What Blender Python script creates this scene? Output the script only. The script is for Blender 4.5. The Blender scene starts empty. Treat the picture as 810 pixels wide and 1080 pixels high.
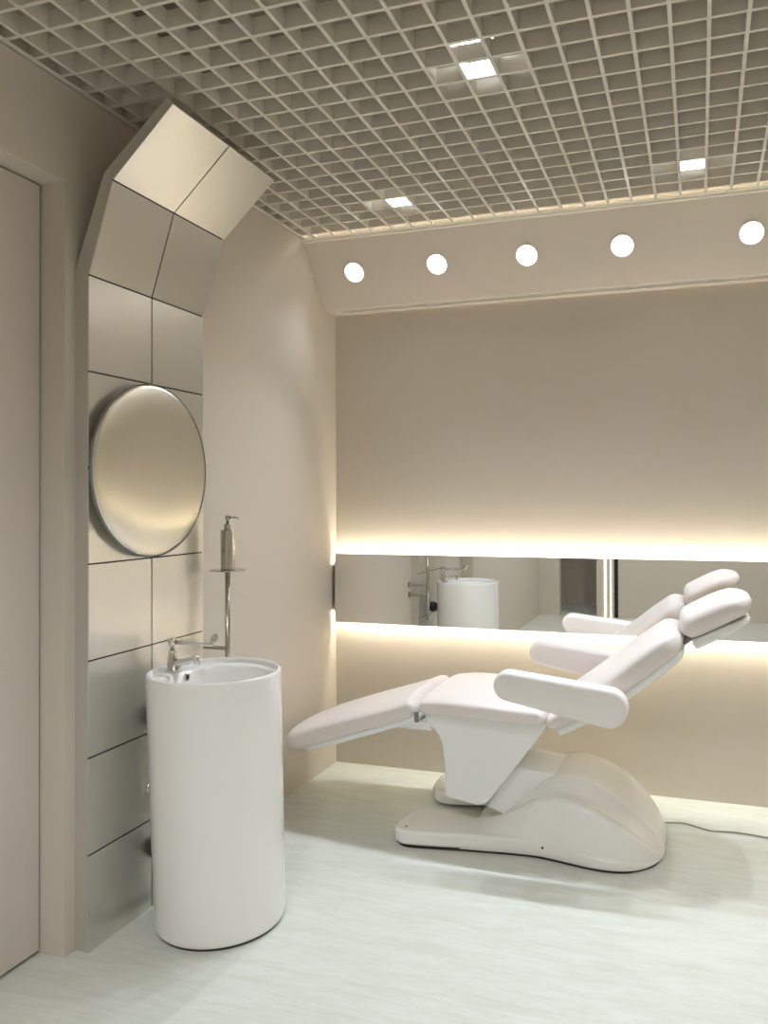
import bpy, bmesh, math
from mathutils import Vector, Matrix

scene = bpy.context.scene
COL = scene.collection
R = math.radians

# ------------------------------------------------------------------ dimensions
CAM = (1.835, 0.0, 1.38)
YB = 3.812            # back wall
XR = 3.40             # right wall
YF = -1.90            # wall behind the camera
ZG = 2.657            # underside of the open grid ceiling
ZC = 3.05             # slab above the grid

DISC_W, SPOT_W = 40.0, 1.5
# ------------------------------------------------------------------ materials
def mat(name, col, rough=0.5, metal=0.0, spec=0.5, coat=0.0, coat_rough=0.1, noise=None, bump=None):
    m = bpy.data.materials.new(name)
    m.use_nodes = True
    nt = m.node_tree
    b = nt.nodes['Principled BSDF']
    b.inputs['Base Color'].default_value = (*col, 1)
    b.inputs['Roughness'].default_value = rough
    b.inputs['Metallic'].default_value = metal
    b.inputs['Specular IOR Level'].default_value = spec
    b.inputs['Coat Weight'].default_value = coat
    b.inputs['Coat Roughness'].default_value = coat_rough
    tc = nt.nodes.new('ShaderNodeTexCoord')
    if noise:
        sc, amt, stretch = noise
        mp = nt.nodes.new('ShaderNodeMapping')
        mp.inputs['Scale'].default_value = stretch
        nz = nt.nodes.new('ShaderNodeTexNoise')
        nz.inputs['Scale'].default_value = sc
        nz.inputs['Detail'].default_value = 5
        mr = nt.nodes.new('ShaderNodeMapRange')
        mr.inputs['To Min'].default_value = 1 - amt
        mr.inputs['To Max'].default_value = 1 + amt
        mx = nt.nodes.new('ShaderNodeMix')
        mx.data_type = 'RGBA'; mx.blend_type = 'MULTIPLY'
        mx.inputs['Factor'].default_value = 1
        mx.inputs['A'].default_value = (*col, 1)
        cmb = nt.nodes.new('ShaderNodeCombineColor')
        nt.links.new(tc.outputs['Object'], mp.inputs['Vector'])
        nt.links.new(mp.outputs['Vector'], nz.inputs['Vector'])
        nt.links.new(nz.outputs['Fac'], mr.inputs['Value'])
        for k in ('Red', 'Green', 'Blue'):
            nt.links.new(mr.outputs['Result'], cmb.inputs[k])
        nt.links.new(cmb.outputs['Color'], mx.inputs['B'])
        nt.links.new(mx.outputs['Result'], b.inputs['Base Color'])
    if bump:
        sc, st = bump
        nz2 = nt.nodes.new('ShaderNodeTexNoise')
        nz2.inputs['Scale'].default_value = sc
        nz2.inputs['Detail'].default_value = 3
        bp = nt.nodes.new('ShaderNodeBump')
        bp.inputs['Strength'].default_value = st
        bp.inputs['Distance'].default_value = 0.002
        nt.links.new(tc.outputs['Object'], nz2.inputs['Vector'])
        nt.links.new(nz2.outputs['Fac'], bp.inputs['Height'])
        nt.links.new(bp.outputs['Normal'], b.inputs['Normal'])
    return m

def emis(name, col, strength):
    m = bpy.data.materials.new(name)
    m.use_nodes = True
    nt = m.node_tree
    nt.nodes.clear()
    e = nt.nodes.new('ShaderNodeEmission')
    e.inputs['Color'].default_value = (*col, 1)
    e.inputs['Strength'].default_value = strength
    o = nt.nodes.new('ShaderNodeOutputMaterial')
    nt.links.new(e.outputs[0], o.inputs[0])
    return m

def floor_mat():
    m = mat('vinyl_floor', (0.62, 0.66, 0.60), rough=0.38, spec=0.4)
    nt = m.node_tree
    b = nt.nodes['Principled BSDF']
    tc = nt.nodes.new('ShaderNodeTexCoord')
    def streak(scale, stretch, detail):
        mp = nt.nodes.new('ShaderNodeMapping')
        mp.inputs['Scale'].default_value = stretch
        nz = nt.nodes.new('ShaderNodeTexNoise')
        nz.inputs['Scale'].default_value = scale
        nz.inputs['Detail'].default_value = detail
        nz.inputs['Roughness'].default_value = 0.65
        nz.inputs['Distortion'].default_value = 0.6
        nt.links.new(tc.outputs['Object'], mp.inputs['Vector'])
        nt.links.new(mp.outputs['Vector'], nz.inputs['Vector'])
        return nz
    n1 = streak(3.2, (1.3, 7.0, 1), 6)
    n2 = streak(14, (1.0, 6.0, 1), 5)
    ad = nt.nodes.new('ShaderNodeMath'); ad.operation = 'MULTIPLY_ADD'
    ad.inputs[1].default_value = 0.5
    nt.links.new(n2.outputs['Fac'], ad.inputs[0])
    nt.links.new(n1.outputs['Fac'], ad.inputs[2])
    cr = nt.nodes.new('ShaderNodeValToRGB')
    cr.color_ramp.elements[0].position = 0.48
    cr.color_ramp.elements[0].color = (0.588, 0.61, 0.53, 1)
    cr.color_ramp.elements[1].position = 0.92
    cr.color_ramp.elements[1].color = (0.708, 0.722, 0.678, 1)
    nt.links.new(ad.outputs[0], cr.inputs['Fac'])
    nt.links.new(cr.outputs['Color'], b.inputs['Base Color'])
    return m

M = {}
M['wall'] = mat('painted_wall', (0.635, 0.576, 0.500), rough=0.62, spec=0.3, bump=(180, 0.05))
M['door'] = mat('painted_door', (0.64, 0.575, 0.525), rough=0.5, spec=0.35)
M['soffit'] = mat('soffit_paint', (0.64, 0.575, 0.51), rough=0.6, spec=0.3)
M['trim'] = mat('pale_trim', (0.84, 0.80, 0.72), rough=0.5)  # white trims, painted brighter in place of cove light falling on them
M['floor'] = floor_mat()
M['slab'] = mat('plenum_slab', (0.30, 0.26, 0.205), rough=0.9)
M['grid'] = mat('grid_metal', (0.70, 0.665, 0.59), rough=0.42, metal=0.0, spec=0.5)
M['steel_plate'] = mat('satin_plate', (0.72, 0.71, 0.665), rough=0.30, metal=0.93, noise=(2.2, 0.02, (1, 1, 1)))
M['seam'] = mat('dark_seam', (0.012, 0.011, 0.010), rough=0.7)
M['frame_side'] = mat('plate_side', (0.60, 0.57, 0.52), rough=0.42, metal=0.5)
M['dome_mirror'] = mat('dome_mirror', (0.78, 0.755, 0.66), rough=0.26, metal=1.0)
M['mirror'] = mat('mirror_glass', (0.86, 0.87, 0.85), rough=0.01, metal=1.0)
M['backbox'] = mat('mirror_backing', (0.20, 0.18, 0.15), rough=0.6)
M['ceramic'] = mat('white_ceramic', (0.86, 0.85, 0.83), rough=0.22, spec=0.5, coat=0.5, coat_rough=0.08)
M['chrome'] = mat('chrome', (0.72, 0.70, 0.67), rough=0.16, metal=1.0)
M['brushed'] = mat('brushed_steel', (0.50, 0.46, 0.41), rough=0.2, metal=1.0)
M['black'] = mat('black_plastic', (0.015, 0.015, 0.015), rough=0.5)
M['leather'] = mat('pale_leather', (0.79, 0.725, 0.70), rough=0.42, spec=0.4, bump=(260, 0.06))
M['lit_arm_leather'] = mat('front_lit_leather', (0.85, 0.81, 0.785), rough=0.45, spec=0.4, bump=(260, 0.06))  # same leather, lightened to stand in for light on the armrest fronts
M['plastic'] = mat('white_plastic', (0.88, 0.89, 0.88), rough=0.35, spec=0.5)
M['base_plastic'] = mat('gloss_base_plastic', (0.88, 0.87, 0.835), rough=0.24, spec=0.5, coat=0.3)
M['hinge'] = mat('grey_hinge', (0.22, 0.21, 0.20), rough=0.5)
M['cord'] = mat('cord', (0.34, 0.31, 0.25), rough=0.6)
M['led'] = emis('led_warm', (1.0, 0.915, 0.72), 58.0)
M['led_end'] = emis('led_warm_end', (1.0, 0.83, 0.57), 12.0)
M['cove'] = emis('cove_warm', (1.0, 0.91, 0.74), 14.0)
M['disc'] = emis('downlight_lens', (1.0, 0.955, 0.88), 9.0)
M['spot'] = emis('spot_lens', (0.95, 0.97, 1.0), 28.0)
M['led_line'] = emis('led_line', (1.0, 0.88, 0.68), 3.0)

# ------------------------------------------------------------------ object helpers
def link(name, bm, material, parent=None, smooth=False, bevel=None, angle=None, seg=3):
    me = bpy.data.meshes.new(name)
    bmesh.ops.recalc_face_normals(bm, faces=bm.faces)
    bm.to_mesh(me)
    bm.free()
    o = bpy.data.objects.new(name, me)
    COL.objects.link(o)
    me.materials.append(material)
    if smooth:
        for p in me.polygons:
            p.use_smooth = True
    if bevel:
        md = o.modifiers.new('bevel', 'BEVEL')
        md.width = bevel
        md.segments = seg
        md.limit_method = 'ANGLE'
        md.angle_limit = R(35)
        md.harden_normals = False
        for p in me.polygons:
            p.use_smooth = True
        wn = o.modifiers.new('wn', 'WEIGHTED_NORMAL')
        wn.keep_sharp = True
    if parent:
        o.parent = parent
        o.matrix_parent_inverse = Matrix.Identity(4)
        o.location = -Vector(parent.location)
    return o

def thing(name, label, cat, loc, group=None):
    o = bpy.data.objects.new(name, None)
    COL.objects.link(o)
    o.location = loc
    o.empty_display_size = 0.1
    o['label'] = label
    o['category'] = cat
    if group:
        o['group'] = group
    return o

def tag(o, label, cat, group=None):
    o['label'] = label
    o['category'] = cat
    if group:
        o['group'] = group
    return o

def struct(o, label=None, cat=None):
    o['kind'] = 'structure'
    if label:
        o['label'] = label
    if cat:
        o['category'] = cat
    return o

def box(bm, x0, x1, y0, y1, z0, z1):
    v = [bm.verts.new((x, y, z)) for z in (z0, z1) for x, y in ((x0, y0), (x1, y0), (x1, y1), (x0, y1))]
    for f in ((3, 2, 1, 0), (4, 5, 6, 7), (0, 1, 5, 4), (1, 2, 6, 5), (2, 3, 7, 6), (3, 0, 4, 7)):
        bm.faces.new([v[i] for i in f])

def prism(bm, pts, f0, f1):
    """closed polygon pts mapped by f0 / f1 to the two end caps"""
    a = [bm.verts.new(f0(*p)) for p in pts]
    b = [bm.verts.new(f1(*p)) for p in pts]
    n = len(pts)
    bm.faces.new(a[::-1]); bm.faces.new(b)
    for i in range(n):
        bm.faces.new((a[i], a[(i + 1) % n], b[(i + 1) % n], b[i]))

def loops(bm, rings, cap0=True, cap1=True):
    vs = [[bm.verts.new(p) for p in r] for r in rings]
    n = len(rings[0])
    for a, b in zip(vs, vs[1:]):
        for i in range(n):
            bm.faces.new((a[i], a[(i + 1) % n], b[(i + 1) % n], b[i]))
    if cap0: bm.faces.new(vs[0][::-1])
    if cap1: bm.faces.new(vs[-1])

def ring(c, r, axis='z', n=40):
    out = []
    for i in range(n):
        a = 2 * math.pi * i / n
        u, v = r * math.cos(a), r * math.sin(a)
        if axis == 'z': out.append((c[0] + u, c[1] + v, c[2]))
        elif axis == 'x': out.append((c[0], c[1] + u, c[2] + v))
        else: out.append((c[0] + u, c[1], c[2] + v))
    return out

def lathe(bm, c, prof, axis='z', n=48):
    """prof: list of (r, t) along axis"""
    rs = []
    for r, t in prof:
        p = list(c)
        p['xyz'.index(axis)] += t
        rs.append(ring(p, max(r, 1e-4), axis, n))
    loops(bm, rs)

def tube(bm, pts, rad, n=14):
    pts = [Vector(p) for p in pts]
    rads = rad if isinstance(rad, (list, tuple)) else [rad] * len(pts)
    rs = []
    up = None
    for i, p in enumerate(pts):
        t = (pts[min(i + 1, len(pts) - 1)] - pts[max(i - 1, 0)]).normalized()
        if up is None:
            up = t.orthogonal().normalized()
        up = (up - t * up.dot(t)).normalized()
        w = t.cross(up)
        rs.append([tuple(p + (up * math.cos(2 * math.pi * k / n) + w * math.sin(2 * math.pi * k / n)) * rads[i]) for k in range(n)])
    loops(bm, rs)

def spline(pts, n):
    """Catmull-Rom through pts, n samples per span"""
    P = [Vector(p) for p in pts]
    out = []
    for i in range(len(P) - 1):
        p0 = P[i - 1] if i else P[0] * 2 - P[1]
        p1, p2 = P[i], P[i + 1]
        p3 = P[i + 2] if i + 2 < len(P) else P[-1] * 2 - P[-2]
        for k in range(n):
            t = k / n
            out.append(0.5 * ((2 * p1) + (p2 - p0) * t + (2 * p0 - 5 * p1 + 4 * p2 - p3) * t * t + (3 * p1 - p0 - 3 * p2 + p3) * t ** 3))
    out.append(P[-1])
    return out

def interp(tab, x):
    if x <= tab[0][0]: return tab[0][1]
    for (a, u), (b, v) in zip(tab, tab[1:]):
        if x <= b:
            return u + (v - u) * (x - a) / (b - a)
    return tab[-1][1]

def smooth_interp(tab, x):
    """monotone-ish Catmull-Rom over a table"""
    if x <= tab[0][0]: return tab[0][1]
    if x >= tab[-1][0]: return tab[-1][1]
    n = len(tab)
    for i in range(n - 1):
        if tab[i][0] <= x <= tab[i + 1][0]:
            x0, y0 = tab[i]; x1, y1 = tab[i + 1]
            h = x1 - x0
            m0 = (y1 - tab[i - 1][1]) / (x1 - tab[i - 1][0]) if i else (y1 - y0) / h
            m1 = (tab[i + 2][1] - y0) / (tab[i + 2][0] - x0) if i + 2 < n else (y1 - y0) / h
            t = (x - x0) / h
            return ((2 * t**3 - 3 * t**2 + 1) * y0 + (t**3 - 2 * t**2 + t) * h * m0 + (-2 * t**3 + 3 * t**2) * y1 + (t**3 - t**2) * h * m1)

def pad(bm, path, w, t, off=0.0, e0=(0.03, 0.05), e1=(0.03, 0.05), power=3.2, yc=3.30, nring=56, crown=0.0, nst=44):
    """cushion lofted along a path in x-z.  path: bottom line (x, z); w, t: (s, value) tables for half width
    and thickness, s in 0..1; e0/e1: (thickness rounding, plan rounding) at each end; off: lift off the path"""
    P = spline([(x, 0, z) for x, z in path], 12)
    L = [0]
    for a, b in zip(P, P[1:]):
        L.append(L[-1] + (b - a).length)
    tot = L[-1]
    def at(d):
        for i in range(len(L) - 1):
            if d <= L[i + 1] + 1e-9:
                k = (d - L[i]) / max(L[i + 1] - L[i], 1e-9)
                return P[i].lerp(P[i + 1], k), (P[min(i + 2, len(P) - 1)] - P[max(i - 1, 0)]).normalized()
        return P[-1], (P[-1] - P[-2]).normalized()
    ds = []
    R0, R1 = max(e0), max(e1)
    for k in range(13): ds.append(R0 * (1 - math.cos(math.pi / 2 * k / 12)))
    for k in range(1, nst): ds.append(R0 + (tot - R0 - R1) * k / nst)
    for k in range(13): ds.append(tot - R1 * (1 - math.cos(math.pi / 2 * (12 - k) / 12)))
    rs = []
    for d in ds:
        p, tg = at(d)
        nrm = Vector((-tg.z, 0, tg.x))
        s = d / tot
        ww, tt = smooth_interp(w, s), smooth_interp(t, s)
        ft = 1.0
        for (rt, rp), dd in ((e0, d), (e1, tot - d)):
            if dd < rt: ft *= math.sqrt(max(0, 1 - (1 - dd / rt) ** 2))
            if dd < rp: ww -= rp * (1 - math.sqrt(max(0, 1 - (1 - dd / rp) ** 2)))
        ft = max(ft, 0.03); ww = max(ww, 0.004)
        half = tt / 2 * ft
        mid = off + tt / 2
        rg = []
        for k in range(nring):
            a = 2 * math.pi * k / nring
            ca, sa = math.cos(a), math.sin(a)
            y = ww * math.copysign(abs(ca) ** (2 / power), ca)
            h = half * math.copysign(abs(sa) ** (2 / power), sa)
            if sa > 0: h += crown * ft * (1 - (y / ww) ** 2)
            q = p + nrm * (mid + h)
            rg.append((q.x, yc + y, q.z))
        rs.append(rg)
    loops(bm, rs)

# ================================================================== THE SETTING
bm = bmesh.new(); box(bm, -0.6, XR + 0.1, YF - 1.6, YB + 0.12, -0.1, 0.0)
struct(link('floor', bm, M['floor']))
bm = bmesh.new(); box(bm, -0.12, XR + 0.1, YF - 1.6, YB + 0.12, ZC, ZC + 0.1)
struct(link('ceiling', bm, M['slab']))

# left wall with the door recess
DY0, DY1, DZ, DX = 1.05, 1.929, 2.358, -0.090
bm = bmesh.new()
box(bm, -0.22, 0.0, DY1, YB, 0, ZC)
box(bm, -0.22, 0.0, YF - 0.12, DY0, 0, ZC)
box(bm, -0.22, 0.0, DY0, DY1, DZ, ZC)
struct(link('wall_left', bm, M['wall']))
bm = bmesh.new(); box(bm, -0.22, XR, YB, YB + 0.12, 0, ZC)
struct(link('wall_back', bm, M['wall']))
bm = bmesh.new(); box(bm, XR, XR + 0.1, YF - 0.12, YB + 0.12, 0, ZC)
struct(link('wall_right', bm, M['wall']))
bm = bmesh.new()
box(bm, 0.0, 0.24, YF - 0.12, YF, 0, ZC)
box(bm, 0.68, XR, YF - 0.12, YF, 0, ZC)
box(bm, 0.24, 0.68, YF - 0.12, YF, 2.35, ZC)
struct(link('wall_front', bm, M['wall']))
bm = bmesh.new()
box(bm, 0.0, 1.0, YF - 1.3, YF - 1.2, 0, ZC)
box(bm, -0.1, 0.0, YF - 1.3, YF - 0.12, 0, ZC)
box(bm, 1.0, 1.1, YF - 1.3, YF - 0.12, 0, ZC)
struct(link('wall_corridor', bm, M['wall']))

# door leaf in its recess
d1 = bpy.data.objects.new('door_1', None); COL.objects.link(d1)
d1.location = (DX, 1.49, 0)
struct(d1, 'flush beige door leaf set back in the left wall', 'door')
bm = bmesh.new(); box(bm, DX - 0.045, DX, DY0 + 0.006, DY1 - 0.006, 0.012, DZ - 0.006)
link('door_leaf', bm, M['door'], d1, bevel=0.0015)
bm = bmesh.new()
box(bm, DX - 0.10, DX - 0.05, DY0, DY1, 0.0, DZ)
link('door_rebate', bm, M['seam'], d1)

# soffit: raking face with a flat underside
bm = bmesh.new()
prof = [(3.458, ZG), (3.474, ZG - 0.016), (3.679, 2.361), (YB, 2.361), (YB, 2.385), (3.69, 2.385), (3.486, ZG - 0.004), (3.486, ZG)]
prism(bm, prof, lambda y, z: (0.0, y, z), lambda y, z: (XR, y, z))
struct(link('soffit', bm, M['soffit']), 'raking beige soffit over the back wall', 'soffit')
# pale angle trims along the grid; brightness at the soffit stands in for cove light
bm = bmesh.new()
box(bm, 0.0, XR, 3.440, 3.470, ZG - 0.004, ZG + 0.001)
box(bm, 0.0, XR, 3.458, 3.473, ZG - 0.014, ZG + 0.012)
struct(link('trim_1', bm, M['trim']))
bm = bmesh.new()
box(bm, 0.0, 0.022, YF, 3.44, ZG - 0.002, ZG + 0.001)
box(bm, 0.0, 0.003, YF, 3.44, ZG - 0.002, ZG + 0.03)
struct(link('trim_2', bm, M['grid']))

# open-cell grid ceiling, 100 mm module
bm = bmesh.new()
GX0, GY0, GH, GW = 0.069, -1.804, 0.050, 0.011
n = 0
x = GX0
while x < XR - 0.02:
    box(bm, x - GW / 2, x + GW / 2, YF + 0.01, 3.445, ZG, ZG + GH)
    x += 0.1
y = GY0
while y < 3.44:
    box(bm, 0.004, XR - 0.004, y - GW / 2, y + GW / 2, ZG + 0.0004, ZG + GH - 0.0004)
    y += 0.1
struct(link('ceiling_grid', bm, M['grid']), 'open-cell metal grid ceiling', 'ceiling grid')

# ================================================================== LIGHT FITTINGS
# five round lights on the raking soffit face
SA, SB = Vector((0, 3.474, ZG - 0.016)), Vector((0, 3.679, 2.361))
sd = (SB - SA).normalized()
sn = Vector((0, -sd.z, sd.y)).normalized()
if sn.y > 0: sn = -sn
DISC = (0.219, 0.650, 1.086, 1.518, 2.055, 2.49, 2.92)
where = ['at the corner, first from the left wall', 'second from the left wall', 'middle of the five in the photo',
         'fourth from the left wall', 'rightmost in the photo', None, None]
for i, xx in enumerate(DISC):
    c = SA + sd * ((3.570 - SA.y) / sd.y); c.x = xx
    if where[i] is None:
        lab = 'round glowing downlight on the soffit beyond the right edge, %s' % ('nearer' if i == 5 else 'farther')
    else:
        lab = 'round glowing downlight on the raking soffit, ' + where[i]
    t = thing('soffit_downlight', lab, 'light', tuple(c), 'round downlights along the soffit')
    for nm, r0, r1, h0, h1, mm in (('lens', 0.0, 0.0475, 0.0, 0.004, 'disc'), ('trim_ring', 0.0475, 0.052, 0.0, 0.005, 'trim')):
        bm = bmesh.new()
        def ringp(r, h, n=48):
            return [tuple(c + Vector((1, 0, 0)) * r * math.cos(2 * math.pi * k / n) + sd * r * math.sin(2 * math.pi * k / n) + sn * h) for k in range(n)]
        if nm == 'lens':
            loops(bm, [ringp(r1, h0), ringp(r1, h1 * 0.5), ringp(r1 - 0.003, h1)])
        else:
            loops(bm, [ringp(r1, h0), ringp(r1, h1), ringp(r0, h1), ringp(r0, h0), ringp(r1, h0)], False, False)
        link(nm, bm, M[mm], t)

# spotlights sitting in grid cells; the unseen ones are added for light
SPOTS = [(1.218, 2.24, 'in the grid, nearest the camera in the photo'),
         (0.612, 3.14, 'in the grid near the soffit, above the leg rest end'),
         (1.818, 3.14, 'in the grid near the soffit, above the headrest'),
         (2.468, 2.24, None), (0.568, 1.14, None), (1.818, 1.14, None), (1.218, 0.14, None), (2.468, 0.14, None), (0.568, -0.86, None), (1.818, -0.86, None)]
OUT = {(2.468, 2.24): 'beyond the right edge', (0.568, 1.14): 'over the door', (1.818, 1.14): 'just ahead of the camera',
       (1.218, 0.14): 'just left of the camera', (2.468, 0.14): 'just right of the camera', (0.568, -0.86): 'before the passage', (1.818, -0.86): 'behind the camera'}  # unseen spotlights, added to light the room from outside the view
for i, (xx, yy, w_) in enumerate(SPOTS):
    if w_ is None:
        w_ = 'added out of view for light, %s' % OUT[(xx, yy)]
    t = thing('ceiling_spotlight', 'small square white spotlight ' + w_, 'light', (xx, yy, ZG + GH), 'spotlights set into the grid ceiling')
    bm = bmesh.new(); box(bm, xx - 0.06, xx + 0.06, yy - 0.06, yy + 0.06, ZG + GH + 0.012, ZG + GH + 0.07)
    link('housing', bm, M['trim'], t)
    bm = bmesh.new(); box(bm, xx - 0.035, xx + 0.035, yy - 0.035, yy + 0.035, ZG + GH + 0.004, ZG + GH + 0.0125)
    link('lens', bm, M['spot'], t)

# warm strip on the ledge on top of the soffit
bm = bmesh.new(); box(bm, 0.03, XR - 0.03, 3.492, 3.504, ZG + 0.066, ZG + 0.082)
tag(link('cove_light_strip', bm, M['cove']), 'warm light strip on the ledge on top of the soffit behind the grid edge', 'light strip')
bm = bmesh.new(); box(bm, 0.0, XR, 3.486, 3.60, ZG + 0.0, ZG + 0.012)
box(bm, 0.0, XR, 3.504, 3.516, ZG + 0.012, ZG + 0.090)
struct(link('trim_3', bm, M['soffit']))

# linear air slot under the soffit
t = thing('slot_air_diffuser', 'long thin linear air slot with dark gaps on the underside of the soffit', 'air vent', (1.8, 3.745, 2.361))
bm = bmesh.new()
X0, X1 = 0.06, XR - 0.06
for a, b in ((3.700, 3.708), (3.722, 3.727), (3.741, 3.749)):
    box(bm, X0, X1, a, b, 2.357, 2.3615)
box(bm, X0 - 0.008, X0, 3.700, 3.749, 2.357, 2.3615)
box(bm, X1, X1 + 0.008, 3.700, 3.749, 2.357, 2.3615)
link('frame', bm, M['trim'], t)
for a, b in ((3.708, 3.722), (3.727, 3.741)):
    bm = bmesh.new(); box(bm, X0, X1, a, b, 2.3600, 2.3615)
    link('slot', bm, M['seam'], t)

# ================================================================== STRIP MIRROR
t = thing('strip_mirror', 'long horizontal mirror on the back wall with warm light glowing above and below', 'mirror', (1.7, YB, 0.926))
MX0, MX1, MZ0, MZ1, MY = 0.019, XR - 0.02, 0.747, 1.104, 3.757
bm = bmesh.new(); box(bm, MX0, MX1, MY, MY + 0.006, MZ0, MZ1)
link('mirror_glass', bm, M['mirror'], t)
bm = bmesh.new(); box(bm, MX0 - 0.004, MX1, MY + 0.006, YB, 0.800, 1.053)
link('backing_box', bm, M['backbox'], t)
for z0, z1 in ((1.053, 1.060), (0.793, 0.800)):
    bm = bmesh.new(); box(bm, MX0 + 0.004, MX1 - 0.01, 3.767, 3.781, z0, z1)
    link('light_strip', bm, M['led'], t)

# ================================================================== TILED WALL PANEL
PX, PY0, PY1, TP = 0.052, 1.971, 2.557, 0.2968
t = thing('cladding_panel', 'tall panel of satin metal plates on the left wall, folding outward at its top', 'wall panel', (0.0, 2.264, 0.0))
# profile of the front face in x-z
prof = [(PX, 0.0)] + [(PX, TP * k) for k in range(1, 8)] + [(0.142, 2.359), (0.358, 2.557)]
def nrm2(a, b):
    d = Vector((b[0] - a[0], b[1] - a[1])).normalized()
    return Vector((d.y, -d.x))          # toward the room
# backing body
def offset_profile(pr, dist):
    out = []
    for i, p in enumerate(pr):
        ns = []
        if i: ns.append(nrm2(pr[i - 1], p))
        if i < len(pr) - 1: ns.append(nrm2(p, pr[i + 1]))
        v = sum(ns, Vector((0, 0))) / len(ns)
        v = v / max(v.length_squared, 1e-6)
        out.append((p[0] + v.x * dist, p[1] + v.y * dist))
    return out
core = [prof[0], prof[7], prof[8], prof[9]]
front = offset_profile(core, -0.005)
back = [(0.0, 0.0), (0.0, 2.10), (0.108, 2.386), (0.336, 2.583)]
bm = bmesh.new()
pts = front + back[::-1]
prism(bm, pts, lambda x, z: (x, PY0 + 0.001, z), lambda x, z: (x, PY1 - 0.001, z))
link('backing_frame', bm, M['frame_side'], t)
g = 0.0025
ymid = (PY0 + PY1) / 2
for i in range(9):
    a, b = Vector(prof[i]), Vector(prof[i + 1])
    d = (b - a).normalized(); nn = nrm2(prof[i], prof[i + 1])
    lo = g * (0 if i == 0 else 1.0)
    hi = g * (0 if i == 8 else 1.0)
    a2, b2 = a + d * lo, b - d * hi
    for y0, y1 in ((PY0, ymid - g), (ymid + g, PY1)):
        bm = bmesh.new()
        q = [a2, b2, b2 - nn * 0.005, a2 - nn * 0.005]
        prism(bm, [tuple(v) for v in q], lambda x, z: (x, y0, z), lambda x, z: (x, y1, z))
        link('plate', bm, M['steel_plate'], t)
bm = bmesh.new()
fr = offset_profile(core, -0.0042)
bk = offset_profile(core, -0.0050)
prism(bm, fr + bk[::-1], lambda x, z: (x, PY0 + 0.002, z), lambda x, z: (x, PY1 - 0.002, z))
link('seam', bm, M['seam'], t)

# domed round mirror on the panel
mc = (PX, 2.243, 1.484)
t = thing('round_mirror', 'round domed tinted mirror on the metal panel above the basin', 'mirror', mc)
bm = bmesh.new()
RM = 0.290
prof_m = [(RM - 0.004, 0.020)]
N = 26
prof_m += [(RM, 0.024), (RM, 0.028)]
for k in range(1, N + 1):
    r = RM * (1 - k / N)
    q = r / RM
    prof_m.append((r, 0.028 + 0.015 * (1 - q ** 4.2)))
lathe(bm, (PX, mc[1], mc[2]), prof_m, 'x', 96)
link('mirror_dome', bm, M['dome_mirror'], t, smooth=True)
bm = bmesh.new()
loops(bm, [ring((PX + 0.019, mc[1], mc[2]), RM - 0.004, 'x', 96), ring((PX + 0.019, mc[1], mc[2]), RM + 0.0018, 'x', 96), ring((PX + 0.0285, mc[1], mc[2]), RM + 0.0018, 'x', 96), ring((PX + 0.0285, mc[1], mc[2]), RM - 0.0004, 'x', 96)], False, False)
link('mirror_edge', bm, M['hinge'], t)
bm = bmesh.new(); lathe(bm, (PX, mc[1], mc[2]), [(0.20, 0.0), (0.20, 0.021)], 'x', 64)
link('mount', bm, M['backbox'], t)

# ================================================================== WASHBASIN
BC = Vector((0.312, 2.262))
t = thing('pedestal_basin', 'tall white ceramic freestanding cylinder washbasin', 'washbasin', (BC.x, BC.y, 0))
bm = bmesh.new()
def bring(r, z, dx=0.0, n=96, sx=1.0):
    return [(BC.x + dx + r * sx * math.cos(2 * math.pi * k / n), BC.y + r * math.sin(2 * math.pi * k / n), z) for k in range(n)]
BC = Vector((0.307, 2.256))
rs = []
for r_, z_ in ((0.199, 0.008), (0.205, 0.010), (0.2085, 0.018), (0.2095, 0.03)):
    rs.append([(x + 0.012, y + 0.017, z) for x, y, z in bring(r_, z_)])
for k in range(1, 12):
    z = 0.03 + 0.77 * k / 12
    u = 1 - k / 12
    rs.append([(x + 0.012 * u, y + 0.017 * u, z) for x, y, z in bring(0.2150 - 0.0055 * u, z)])
rs += [bring(0.2150, 0.800), bring(0.2150, 0.812), bring(0.2142, 0.8175), bring(0.2125, 0.8212), bring(0.2095, 0.8230), bring(0.2055, 0.8228), bring(0.2030, 0.8208), bring(0.2018, 0.817),
       bring(0.2005, 0.811), bring(0.198, 0.8075), bring(0.193, 0.806)]
def bowl(r, z, dx): return bring(r, z, dx)
rs += [bowl(0.184, 0.8055, 0.009), bowl(0.172, 0.8045, 0.019), bowl(0.164, 0.799, 0.024), bowl(0.160, 0.790, 0.025), bowl(0.156, 0.76, 0.025), bowl(0.148, 0.725, 0.026),
       bowl(0.108, 0.700, 0.031), bowl(0.08, 0.688, 0.031), bowl(0.04, 0.683, 0.031), bowl(0.022, 0.682, 0.031)]
loops(bm, rs)
link('basin_body', bm, M['ceramic'], t, smooth=True)
bm = bmesh.new(); lathe(bm, (BC.x + 0.012, BC.y + 0.017, 0), [(0.198, 0.0), (0.198, 0.009)], 'z', 64)
link('foot_joint', bm, M['black'], t)
bm = bmesh.new(); lathe(bm, (BC.x + 0.031, BC.y, 0.681), [(0.024, 0.0), (0.024, 0.004), (0.02, 0.006), (0.0, 0.006)], 'z', 32)
link('drain', bm, M['chrome'], t, smooth=True)
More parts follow.
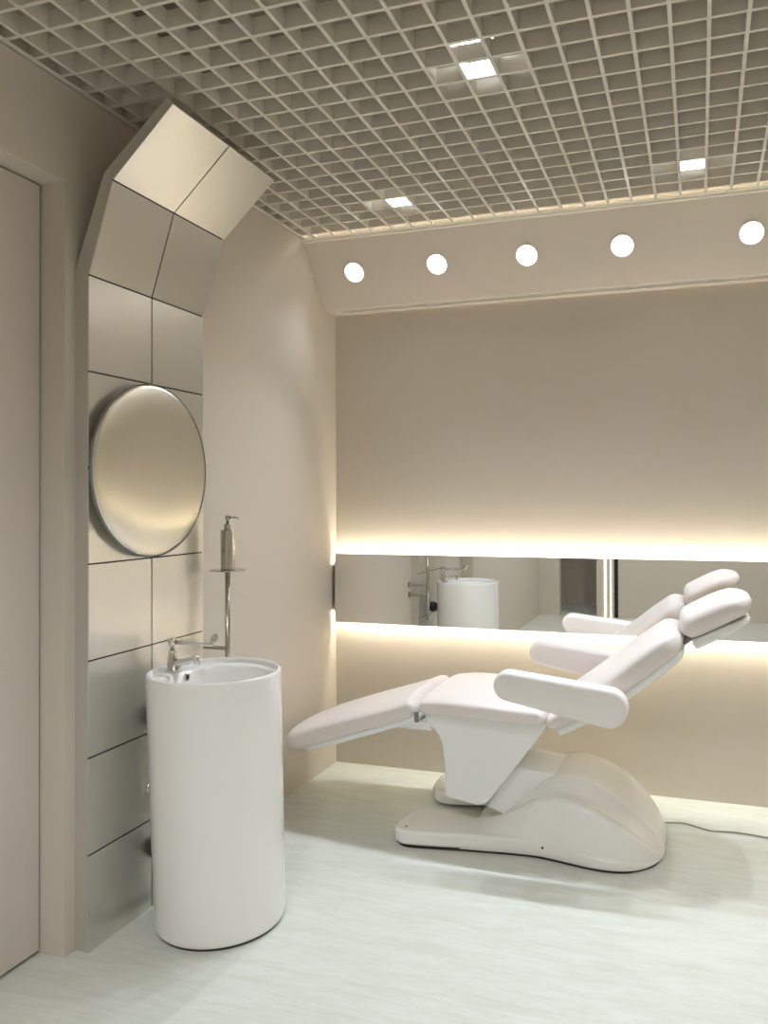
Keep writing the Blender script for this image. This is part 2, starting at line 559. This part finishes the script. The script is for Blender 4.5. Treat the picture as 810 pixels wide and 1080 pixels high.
# overflow hole below the tap
oc = Vector((BC.x + 0.025 - 0.1545, BC.y + 0.030, 0.783))
ov = bmesh.new()
loops(ov, [ring((oc.x - 0.004, oc.y, oc.z), 0.0135, 'x', 32), ring((oc.x + 0.002, oc.y, oc.z), 0.0135, 'x', 32),
           ring((oc.x + 0.003, oc.y, oc.z), 0.0115, 'x', 32), ring((oc.x + 0.002, oc.y, oc.z), 0.0095, 'x', 32)], True, False)
orr = link('overflow_ring', ov, M['chrome'], t, smooth=True)
bm = bmesh.new(); lathe(bm, (oc.x + 0.0012, oc.y, oc.z), [(0.0096, 0.0), (0.0096, 0.001)], 'x', 32)
oh = link('overflow_hole', bm, M['black'], orr)
oh.location = (0, 0, 0)

# tap
tb = Vector((0.136, 2.27, 0.805))
t = thing('basin_tap', 'chrome elbow lever tap on the left rim of the washbasin', 'tap', tuple(tb))
bm = bmesh.new()
rs = []
for z, rx, ry, ox in ((0, 0.027, 0.025, 0), (0.006, 0.0265, 0.0245, 0), (0.011, 0.0235, 0.022, 0), (0.026, 0.0205, 0.019, -0.001), (0.044, 0.0155, 0.0155, -0.003), (0.060, 0.0125, 0.0125, -0.005), (0.068, 0.0125, 0.0125, -0.005), (0.070, 0.009, 0.009, -0.005)):
    rs.append([(tb.x + ox + rx * math.cos(2 * math.pi * k / 32), tb.y + ry * math.sin(2 * math.pi * k / 32), tb.z + z) for k in range(32)])
loops(bm, rs)
link('tap_body', bm, M['chrome'], t, smooth=True)
bm = bmesh.new()
tube(bm, spline([(tb.x, tb.y, tb.z + 0.024), (tb.x + 0.03, tb.y, tb.z + 0.030), (tb.x + 0.06, tb.y, tb.z + 0.038), (tb.x + 0.088, tb.y, tb.z + 0.046), (tb.x + 0.094, tb.y, tb.z + 0.047)], 6), [0.0150 - 0.0055 * k / 24 for k in range(25)], 20)
sp = link('spout', bm, M['chrome'], t, smooth=True)
bm = bmesh.new(); lathe(bm, (tb.x + 0.093, tb.y, tb.z + 0.028), [(0.0105, 0), (0.0110, 0.002), (0.0110, 0.018), (0.009, 0.025), (0.0, 0.028)], 'z', 28)
ae = link('aerator', bm, M['chrome'], sp, smooth=True); ae.location = (0, 0, 0)
bm = bmesh.new(); lathe(bm, (tb.x - 0.005, tb.y, tb.z + 0.069), [(0.0075, 0), (0.0075, 0.015), (0.0125, 0.018), (0.0145, 0.022), (0.0145, 0.036), (0.012, 0.041), (0.0, 0.0415)], 'z', 28)
link('lever_hub', bm, M['chrome'], t, smooth=True)
bm = bmesh.new()
tube(bm, [(tb.x + 0.004, tb.y, tb.z + 0.098), (tb.x + 0.05, tb.y, tb.z + 0.097), (tb.x + 0.11, tb.y, tb.z + 0.096), (tb.x + 0.152, tb.y, tb.z + 0.0955), (tb.x + 0.158, tb.y, tb.z + 0.0965)], [0.0075, 0.0066, 0.0060, 0.0058, 0.0035], 16)
lv = link('lever', bm, M['chrome'], t, smooth=True)
bm = bmesh.new()
cx, cz = tb.x + 0.160, tb.z + 0.114
rs = []
for yy, s in ((-0.0022, 0.86), (-0.0012, 1.0), (0.0012, 1.0), (0.0022, 0.86)):
    rs.append([(cx + s * (0.0145 * math.cos(2 * math.pi * k / 32) + 0.005 * math.sin(2 * math.pi * k / 32)), tb.y + yy, cz + s * 0.020 * math.sin(2 * math.pi * k / 32)) for k in range(32)])
loops(bm, rs)
pdl = link('lever_paddle', bm, M['chrome'], lv, smooth=True); pdl.location = (0, 0, 0)

# plumbing between the basin and the panel
t = thing('basin_plumbing', 'chrome valve with dark brackets half hidden behind the washbasin', 'plumbing', (PX, 2.21, 0.43))
bm = bmesh.new(); lathe(bm, (PX, 2.262, 0.405), [(0.026, 0), (0.027, 0.003), (0.020, 0.008), (0.011, 0.010), (0.011, 0.026), (0.017, 0.028), (0.019, 0.034), (0.019, 0.044), (0.014, 0.050), (0.0, 0.051)], 'x', 32)
link('valve', bm, M['chrome'], t, smooth=True)
for z in (0.64, 0.19):
    bm = bmesh.new(); lathe(bm, (PX, 2.292, z), [(0.034, 0.0), (0.034, 0.022), (0.026, 0.026), (0.026, 0.038)], 'x', 32)
    link('bracket', bm, M['black'], t, smooth=True)

# ================================================================== SOAP DISPENSER STAND
PP = Vector((0.131, 2.60))
t = thing('dispenser_stand', 'brushed steel pole with a round tray held off the wall beside the basin', 'stand', (0.0, PP.y, 0.82))
bm = bmesh.new(); lathe(bm, (PP.x, PP.y, 0.59), [(0.0085, 0), (0.0098, 0.002), (0.0098, 0.527)], 'z', 28)
link('pole', bm, M['brushed'], t, smooth=True)
bm = bmesh.new(); lathe(bm, (PP.x, PP.y, 1.1165), [(0.0, 0.0), (0.066, 0.0), (0.067, 0.002), (0.066, 0.004), (0.0, 0.004)], 'z', 48)
link('tray', bm, M['brushed'], t)
for z in (0.822, 0.757):
    bm = bmesh.new(); lathe(bm, (0.0, PP.y, z), [(0.020, 0.0), (0.020, 0.006), (0.0075, 0.008), (0.0075, PP.x)], 'x', 28)
    link('wall_arm', bm, M['brushed'], t)
t = thing('soap_dispenser', 'slim brushed steel pump soap dispenser on the round tray', 'soap dispenser', (PP.x, PP.y, 1.1205))
bm = bmesh.new(); lathe(bm, (PP.x, PP.y, 1.1208), [(0.025, 0.0), (0.0262, 0.002), (0.0262, 0.148), (0.025, 0.150), (0.0, 0.1505)], 'z', 40)
link('bottle', bm, M['brushed'], t)
bm = bmesh.new(); lathe(bm, (PP.x, PP.y, 1.271), [(0.0135, 0), (0.0138, 0.002), (0.0138, 0.020), (0.0115, 0.023), (0.0, 0.0232)], 'z', 32)
link('pump_collar', bm, M['brushed'], t)
bm = bmesh.new(); lathe(bm, (PP.x, PP.y, 1.293), [(0.0055, 0), (0.0055, 0.014), (0.0085, 0.016), (0.0095, 0.018), (0.0095, 0.030), (0.008, 0.0325), (0.0, 0.033)], 'z', 28)
ph = link('pump_head', bm, M['brushed'], t, smooth=True)
bm = bmesh.new(); tube(bm, [(PP.x + 0.004, PP.y, 1.318), (PP.x + 0.025, PP.y, 1.3185), (PP.x + 0.042, PP.y, 1.317), (PP.x + 0.047, PP.y, 1.313)], [0.0038, 0.0034, 0.003, 0.0025], 14)
nz = link('nozzle', bm, M['brushed'], ph, smooth=True); nz.location = (0, 0, 0)

# ================================================================== TREATMENT CHAIR
YC = 3.30
t = thing('treatment_chair', 'reclined white and pale pink beauty treatment chair on a moulded base', 'treatment chair', (1.2, YC, 0.0))
# --- leg rest
foot_path = [(0.072, 0.258), (0.18, 0.281), (0.40, 0.357), (0.63, 0.436), (0.742, 0.482)]
bm = bmesh.new()
pad(bm, foot_path, [(0, .222), (.35, .254), (.8, .270), (1, .272)], [(0, .078), (.2, .096), (.6, .095), (1, .086)], off=0.010, e0=(0.06, 0.12), e1=(0.026, 0.03), power=4.6, crown=0.012)
link('leg_rest', bm, M['leather'], t, smooth=True)
bm = bmesh.new()
pad(bm, [(0.135, 0.266), (0.25, 0.300), (0.40, 0.354), (0.63, 0.434), (0.735, 0.477)], [(0, .198), (.35, .243), (1, .262)], [(0, .03), (1, .03)], off=0.0, e0=(0.02, 0.11), e1=(0.006, 0.02), power=6)
link('leg_rest_shell', bm, M['plastic'], t, smooth=True)
# --- seat
bm = bmesh.new()
pad(bm, [(0.738, 0.500), (0.85, 0.499), (1.10, 0.494), (1.262, 0.490)], [(0, .272), (.5, .292), (1, .298)], [(0, .070), (.25, .085), (1, .082)], off=0.0, e0=(0.032, 0.03), e1=(0.034, 0.03), power=4.2, crown=0.012)
link('seat', bm, M['leather'], t, smooth=True)
sk = [(0.745, 0.503), (0.752, 0.462), (0.785, 0.437), (0.806, 0.412), (0.820, 0.378), (0.830, 0.30), (0.836, 0.165), (0.862, 0.158), (0.966, 0.142), (0.990, 0.144), (1.012, 0.156), (1.032, 0.180), (1.142, 0.325), (1.247, 0.470), (1.250, 0.503)]
bm = bmesh.new()
prism(bm, sk, lambda x, z: (x, YC - 0.205, z), lambda x, z: (x, YC + 0.205, z))
link('seat_skirt', bm, M['plastic'], t, bevel=0.008)
bm = bmesh.new(); box(bm, 0.625, 0.775, YC - 0.20, YC + 0.20, 0.424, 0.462)
link('leg_rest_bracket', bm, M['plastic'], t, bevel=0.006)
for sgn in (-1, 1):
    bm = bmesh.new(); box(bm, 0.728, 0.744, YC + sgn * 0.274 - 0.006, YC + sgn * 0.274 + 0.006, 0.478, 0.520)
    link('hinge', bm, M['hinge'], t, bevel=0.002)
# --- backrest
bm = bmesh.new()
bp = [(1.262, 0.480), (1.33, 0.490), (1.45, 0.556), (1.60, 0.662), (1.795, 0.822)]
pad(bm, bp, [(0, .270), (.45, .284), (.8, .266), (1, .240)], [(0, .060), (.2, .092), (.7, .108), (1, .098)], off=0.0, e0=(0.03, 0.04), e1=(0.055, 0.075), power=4.0, crown=0.014)
link('backrest', bm, M['leather'], t, smooth=True)
bm = bmesh.new()
bs = [(1.310, 0.450), (1.44, 0.520), (1.59, 0.626), (1.788, 0.788)]
pad(bm, bs, [(0, .235), (.45, .258), (.8, .240), (1, .215)], [(0, .046), (1, .040)], off=0.0, e0=(0.012, 0.02), e1=(0.03, 0.06), power=5)
link('backrest_shell', bm, M['plastic'], t, smooth=True)
# --- headrest
bm = bmesh.new()
hp = [(1.792, 0.822), (1.90, 0.880), (1.99, 0.932), (2.045, 0.972)]
pad(bm, hp, [(0, .150), (.5, .165), (1, .165)], [(0, .108), (.6, .106), (1, .08)], off=0.0, e0=(0.05, 0.05), e1=(0.060, 0.09), power=2.8, crown=0.012)
link('headrest', bm, M['leather'], t, smooth=True)
bm = bmesh.new()
pad(bm, [(1.822, 0.800), (1.91, 0.846), (1.98, 0.888), (2.025, 0.922)], [(0, .130), (1, .130)], [(0, .045), (.6, .04), (1, .02)], off=0.0, e0=(0.006, 0.02), e1=(0.02, 0.07), power=5)
link('headrest_shell', bm, M['plastic'], t, smooth=True)
bm = bmesh.new()
tube(bm, [(1.72, YC, 0.775), (1.80, YC, 0.835), (1.86, YC, 0.868)], 0.018)
link('headrest_post', bm, M['hinge'], t, smooth=True)
# --- armrests: tapered stadium outline in x-z, soft edges
def arm_outline():
    P = []
    # left small end round, right larger end round
    cl, rl = Vector((1.137, 0.672)), 0.056
    cr, rr = Vector((1.513, 0.614)), 0.073
    ax = (cr - cl); a0 = math.atan2(ax.y, ax.x)
    sl = math.asin((rr - rl) / ax.length)
    for k in range(21):
        a = a0 - math.pi / 2 - sl + (math.pi + 2 * sl) * k / 20
        P.append(cr + Vector((math.cos(a), math.sin(a))) * rr)
    for k in range(21):
        a = a0 + math.pi / 2 + sl + (math.pi - 2 * sl) * k / 20
        P.append(cl + Vector((math.cos(a), math.sin(a))) * rl)
    return P
AO = arm_outline()
ac = sum(AO, Vector((0, 0))) / len(AO)
for sgn in (-1, 1):
    yc = YC + sgn * 0.337
    hw = 0.043
    rs = []
    K = 8
    rr = 0.022
    for side in (-1, 1):
        seq = range(K + 1) if side < 0 else range(K, -1, -1)
        for k in seq:
            a = math.pi / 2 * k / K
            ins = rr * (1 - math.sin(a))
            yy = yc + side * (hw - rr + rr * math.cos(a))
            rg = []
            for i, p in enumerate(AO):
                pn = AO[(i + 1) % len(AO)] - AO[i - 1]
                nv = Vector((pn.y, -pn.x)).normalized()
                q = p - nv * ins
                rg.append((q.x, yy, q.y))
            rs.append(rg)
    bm = bmesh.new(); loops(bm, rs)
    ar = link('armrest', bm, M['lit_arm_leather'], t, smooth=True)
    bm = bmesh.new()
    y0, y1 = (yc + 0.03, YC - 0.22) if sgn < 0 else (YC + 0.22, yc - 0.03)
    tube(bm, [(1.44, y0, 0.600), (1.44, y1, 0.600)], 0.020, 24)
    br = link('arm_bracket', bm, M['plastic'], ar, smooth=True); br.location = (0, 0, 0)
# --- base
HC = [(.93, .026), (1.0, .050), (1.10, .128), (1.19, .212), (1.25, .262), (1.30, .281), (1.345, .288), (1.405, .281), (1.475, .256), (1.551, .208), (1.611, .155), (1.655, .102), (1.685, .05), (1.702, .012)]
HB = [(.93, .058), (.97, .068), (1.03, .086), (1.10, .122), (1.16, .165), (1.22, .208), (1.318, .232), (1.402, .221), (1.495, .188), (1.564, .147), (1.624, .096), (1.66, .058), (1.685, .028), (1.702, .010)]
YB_ = [(.93, .135), (1.03, .160), (1.12, .200), (1.22, .248), (1.30, .268), (1.40, .276), (1.48, .280)]
YA_ = [(.93, .115), (1.03, .135), (1.12, .155), (1.22, .168), (1.40, .172)]
ZR = [(.93, .064), (1.24, .066), (1.36, .060), (1.5, .045), (1.62, .028), (1.68, .014), (1.702, .008)]
EW = [(.93, .322), (1.0, .314), (1.12, .299), (1.24, .293), (1.33, .308), (1.43, .329), (1.51, .333), (1.57, .320), (1.62, .292), (1.66, .246), (1.685, .195), (1.698, .15), (1.702, .12)]
bm = bmesh.new()
rs = []
xs = [0.93 + 0.72 * k / 72 for k in range(72)] + [1.65 + 0.052 * math.sin(math.pi / 2 * k / 14) for k in range(15)]
for x in xs:
    hc, hb, e = smooth_interp(HC, x), smooth_interp(HB, x), smooth_interp(EW, x)
    k = e / 0.33 if x > 1.5 else 1.0
    ya = smooth_interp(YA_, x) * k
    yb = min(smooth_interp(YB_, x) * k, e - 0.045 * k)
    za = max(hc * .968, hb * 0.97 if x < 1.1 else 0)
    half = [(0, hc), (ya * .35, hc), (ya * .75, hc * .995), (ya * .93, hc * .985), (ya, za)]
    dip = 0.015 * k * min(1, max(0, (x - 1.12) / .2)) * min(1, hb / .12)
    for u in (.06, .15, .3, .45, .6, .75, .88, .96):
        half.append((ya + (yb - ya) * u, za + (hb - za) * (u ** 0.5) - dip * math.sin(math.pi * u)))
    half.append((yb, hb))
    zr = min(smooth_interp(ZR, x), hb * .9)
    ye = e - 0.006
    w_ = min(1, max(0, (x - 1.10) / .28)); w_ = w_ * w_ * (3 - 2 * w_)
    for q in range(1, 13):
        u = q / 12
        concave = (1 - u) ** 1.9
        convex = 1 - u ** 1.6
        yy = yb + (ye - yb) * ((1 - w_) * u + w_ * u ** 0.55)
        half.append((yy, zr + (hb - zr) * ((1 - w_) * concave + w_ * (1 - u ** 1.15))))
    half += [(e - 0.002, zr * .92 + .001), (e - 0.0005, zr * .74 + .002), (e, zr * .45 + .005), (e, 0.0115), (e - 0.003, 0.009)]
    full = [(YC - y, z) for y, z in half[::-1]] + [(YC + y, z) for y, z in half[1:]]
    rs.append([(x, y, z) for y, z in full])
loops(bm, rs)
base = link('base_cover', bm, M['base_plastic'], t, smooth=True)
for sgn in (-1, 1):
    outer = spline([(0.648, 0.250, 0), (0.652, 0.305, 0), (0.675, 0.338, 0), (0.720, 0.353, 0), (0.85, 0.336, 0), (0.93, 0.3225, 0), (1.02, 0.309, 0), (1.10, 0.297, 0)], 5)
    inner = spline([(1.10, 0.150, 0), (1.03, 0.145, 0), (0.95, 0.130, 0), (0.80, 0.095, 0), (0.735, 0.090, 0), (0.690, 0.112, 0), (0.658, 0.165, 0)], 5)
    pl = [(p.x, YC + sgn * p.y) for p in outer + inner]
    bm = bmesh.new()
    prism(bm, pl, lambda x, y: (x, y, 0.009), lambda x, y: (x, y, 0.066))
    link('base_foot', bm, M['base_plastic'], t, bevel=0.014, seg=4)
    for sx, sy, sz in ((0.705, 0.330, 0.064), (1.255, 0.2935, 0.045)):
        bm = bmesh.new(); lathe(bm, (sx, YC + sgn * (sy - (0.02 if sx < 1 else -0.001)) - (0.001 if sx > 1 else 0), sz + (0.0015 if sx < 1 else 0)), [(0.0, 0.0), (0.0045, 0.0), (0.0045, 0.002)], 'z' if sx < 1 else 'y', 16)
        link('screw', bm, M['black'], t)
bm = bmesh.new()
pts = spline([(0.668, 0.315, 0), (0.72, 0.346, 0), (0.85, 0.330, 0), (0.93, 0.3165, 0), (1.1, 0.295, 0), (1.24, 0.288, 0), (1.43, 0.323, 0), (1.51, 0.327, 0), (1.58, 0.310, 0), (1.655, 0.242, 0), (1.684, 0.17, 0), (1.696, 0.0, 0)], 6)
pl = [(p.x, YC - p.y) for p in pts] + [(p.x, YC + p.y) for p in pts[::-1][1:]]
pl += [(0.68, YC + 0.16), (1.0, YC + 0.16), (1.0, YC - 0.16), (0.68, YC - 0.16)]
prism(bm, pl, lambda x, y: (x, y, 0.0), lambda x, y: (x, y, 0.010))
link('base_shadow_plinth', bm, M['black'], t)  # inset black plinth draws the shadow line under the base
# lifting neck between base and seat
bm = bmesh.new()
nk = [(0.99, 0.115), (1.08, 0.085), (1.28, 0.15), (1.32, 0.270), (1.12, 0.292), (1.09, 0.265)]
prism(bm, nk, lambda x, z: (x, YC - 0.14, z), lambda x, z: (x, YC + 0.14, z))
link('lift_neck', bm, M['plastic'], t, bevel=0.010)

# power cord from the base along the floor
bm = bmesh.new()
cp = spline([(1.692, 3.452, 0.022), (1.700, 3.462, 0.018), (1.725, 3.49, 0.010), (1.769, 3.511, 0.0045), (1.81, 3.495, 0.0045), (1.868, 3.467, 0.0045), (1.92, 3.472, 0.0045), (1.968, 3.479, 0.0045), (2.03, 3.474, 0.0045), (2.095, 3.465, 0.0045), (2.3, 3.46, 0.0045), (2.7, 3.50, 0.0045)], 6)
tube(bm, cp, 0.0032, 10)
tag(link('power_cord', bm, M['cord'], smooth=True), 'thin grey power cord trailing from the chair base along the floor', 'cord')

# ================================================================== FRONT WALL PIECES SEEN IN THE MIRROR
for xx, w_, lab in ((0.782, 0.026, 'broader vertical light line beside the passage, seen in the strip mirror'), (0.846, 0.012, 'narrow vertical light line nearer the dark slot, seen in the strip mirror')):
    bm = bmesh.new(); box(bm, xx - w_ / 2, xx + w_ / 2, YF, YF + 0.004, 0.0, 2.5)
    tag(link('wall_light_line', bm, M['led_line']), lab, 'light strip', 'vertical light lines on the front wall')
bm = bmesh.new()
box(bm, 0.885, 0.930, YF, YF + 0.003, 0.0, 2.5)
struct(link('trim_4', bm, M['seam']))

# ================================================================== LAMPS INSIDE THE FITTINGS
def spot(name, loc, direction, watts, cone, blend, radius, col):
    l = bpy.data.lights.new(name, 'SPOT')
    l.energy = watts
    l.spot_size = R(cone)
    l.spot_blend = blend
    l.shadow_soft_size = radius
    l.color = col
    o = bpy.data.objects.new(name, l)
    COL.objects.link(o)
    o.location = loc
    o.rotation_euler = Vector(direction).to_track_quat('-Z', 'Y').to_euler()
    return o
for xx in DISC:
    c = SA + sd * ((3.570 - SA.y) / sd.y); c.x = xx
    spot('downlight_lamp', c + sn * 0.03, (0, -0.48, -1), DISC_W * (0.14 if xx < 0.3 else 1.0), 98, 1.0, 0.012, (0.82, 0.905, 1.0))
for xx, yy, _ in SPOTS:
    spot('spotlight_lamp', (xx, yy, ZG + 0.02), (0, 0, -1), SPOT_W if yy > 2 else (4.0 if yy > 1 else 51.0), 150, 0.7, 0.02, (0.92, 0.96, 1.0))  # added unseen lamps run brighter, filling from the camera side

# ================================================================== CAMERA
yaw, pit, rol = R(17.7498), R(0.50338), R(0.18509)
fw = Vector((-math.sin(yaw) * math.cos(pit), math.cos(yaw) * math.cos(pit), math.sin(pit)))
rt = Vector((math.cos(yaw), math.sin(yaw), 0))
dn = fw.cross(rt)
r2 = rt * math.cos(rol) + dn * math.sin(rol)
d2 = -rt * math.sin(rol) + dn * math.cos(rol)
cam = bpy.data.cameras.new('camera')
co = bpy.data.objects.new('camera', cam)
COL.objects.link(co)
mw = Matrix(((r2.x, -d2.x, -fw.x, CAM[0]), (r2.y, -d2.y, -fw.y, CAM[1]), (r2.z, -d2.z, -fw.z, CAM[2]), (0, 0, 0, 1)))
co.matrix_world = mw
cam.sensor_width = 36
cam.sensor_fit = 'AUTO'
cam.lens = 832.035 / 1080 * 36
cam.shift_x = -(470.69 - 405) / 1080
cam.shift_y = -(540 - 520.44) / 1080
cam.clip_start = 0.02
scene.camera = co

# ================================================================== WORLD / VIEW
w = bpy.data.worlds.new('world')
scene.world = w
w.use_nodes = True
w.node_tree.nodes['Background'].inputs['Color'].default_value = (0.02, 0.02, 0.02, 1)
w.node_tree.nodes['Background'].inputs['Strength'].default_value = 0.0
vs = scene.view_settings
scene.display_settings.display_device = 'sRGB'
vs.view_transform = 'Standard'
vs.look = 'None'
vs.gamma = 1.0
vs.use_curve_mapping = False
vs.exposure = 0.20
scene.cycles.max_bounces = 12
scene.cycles.diffuse_bounces = 8
scene.cycles.glossy_bounces = 6
scene.cycles.use_denoising = True
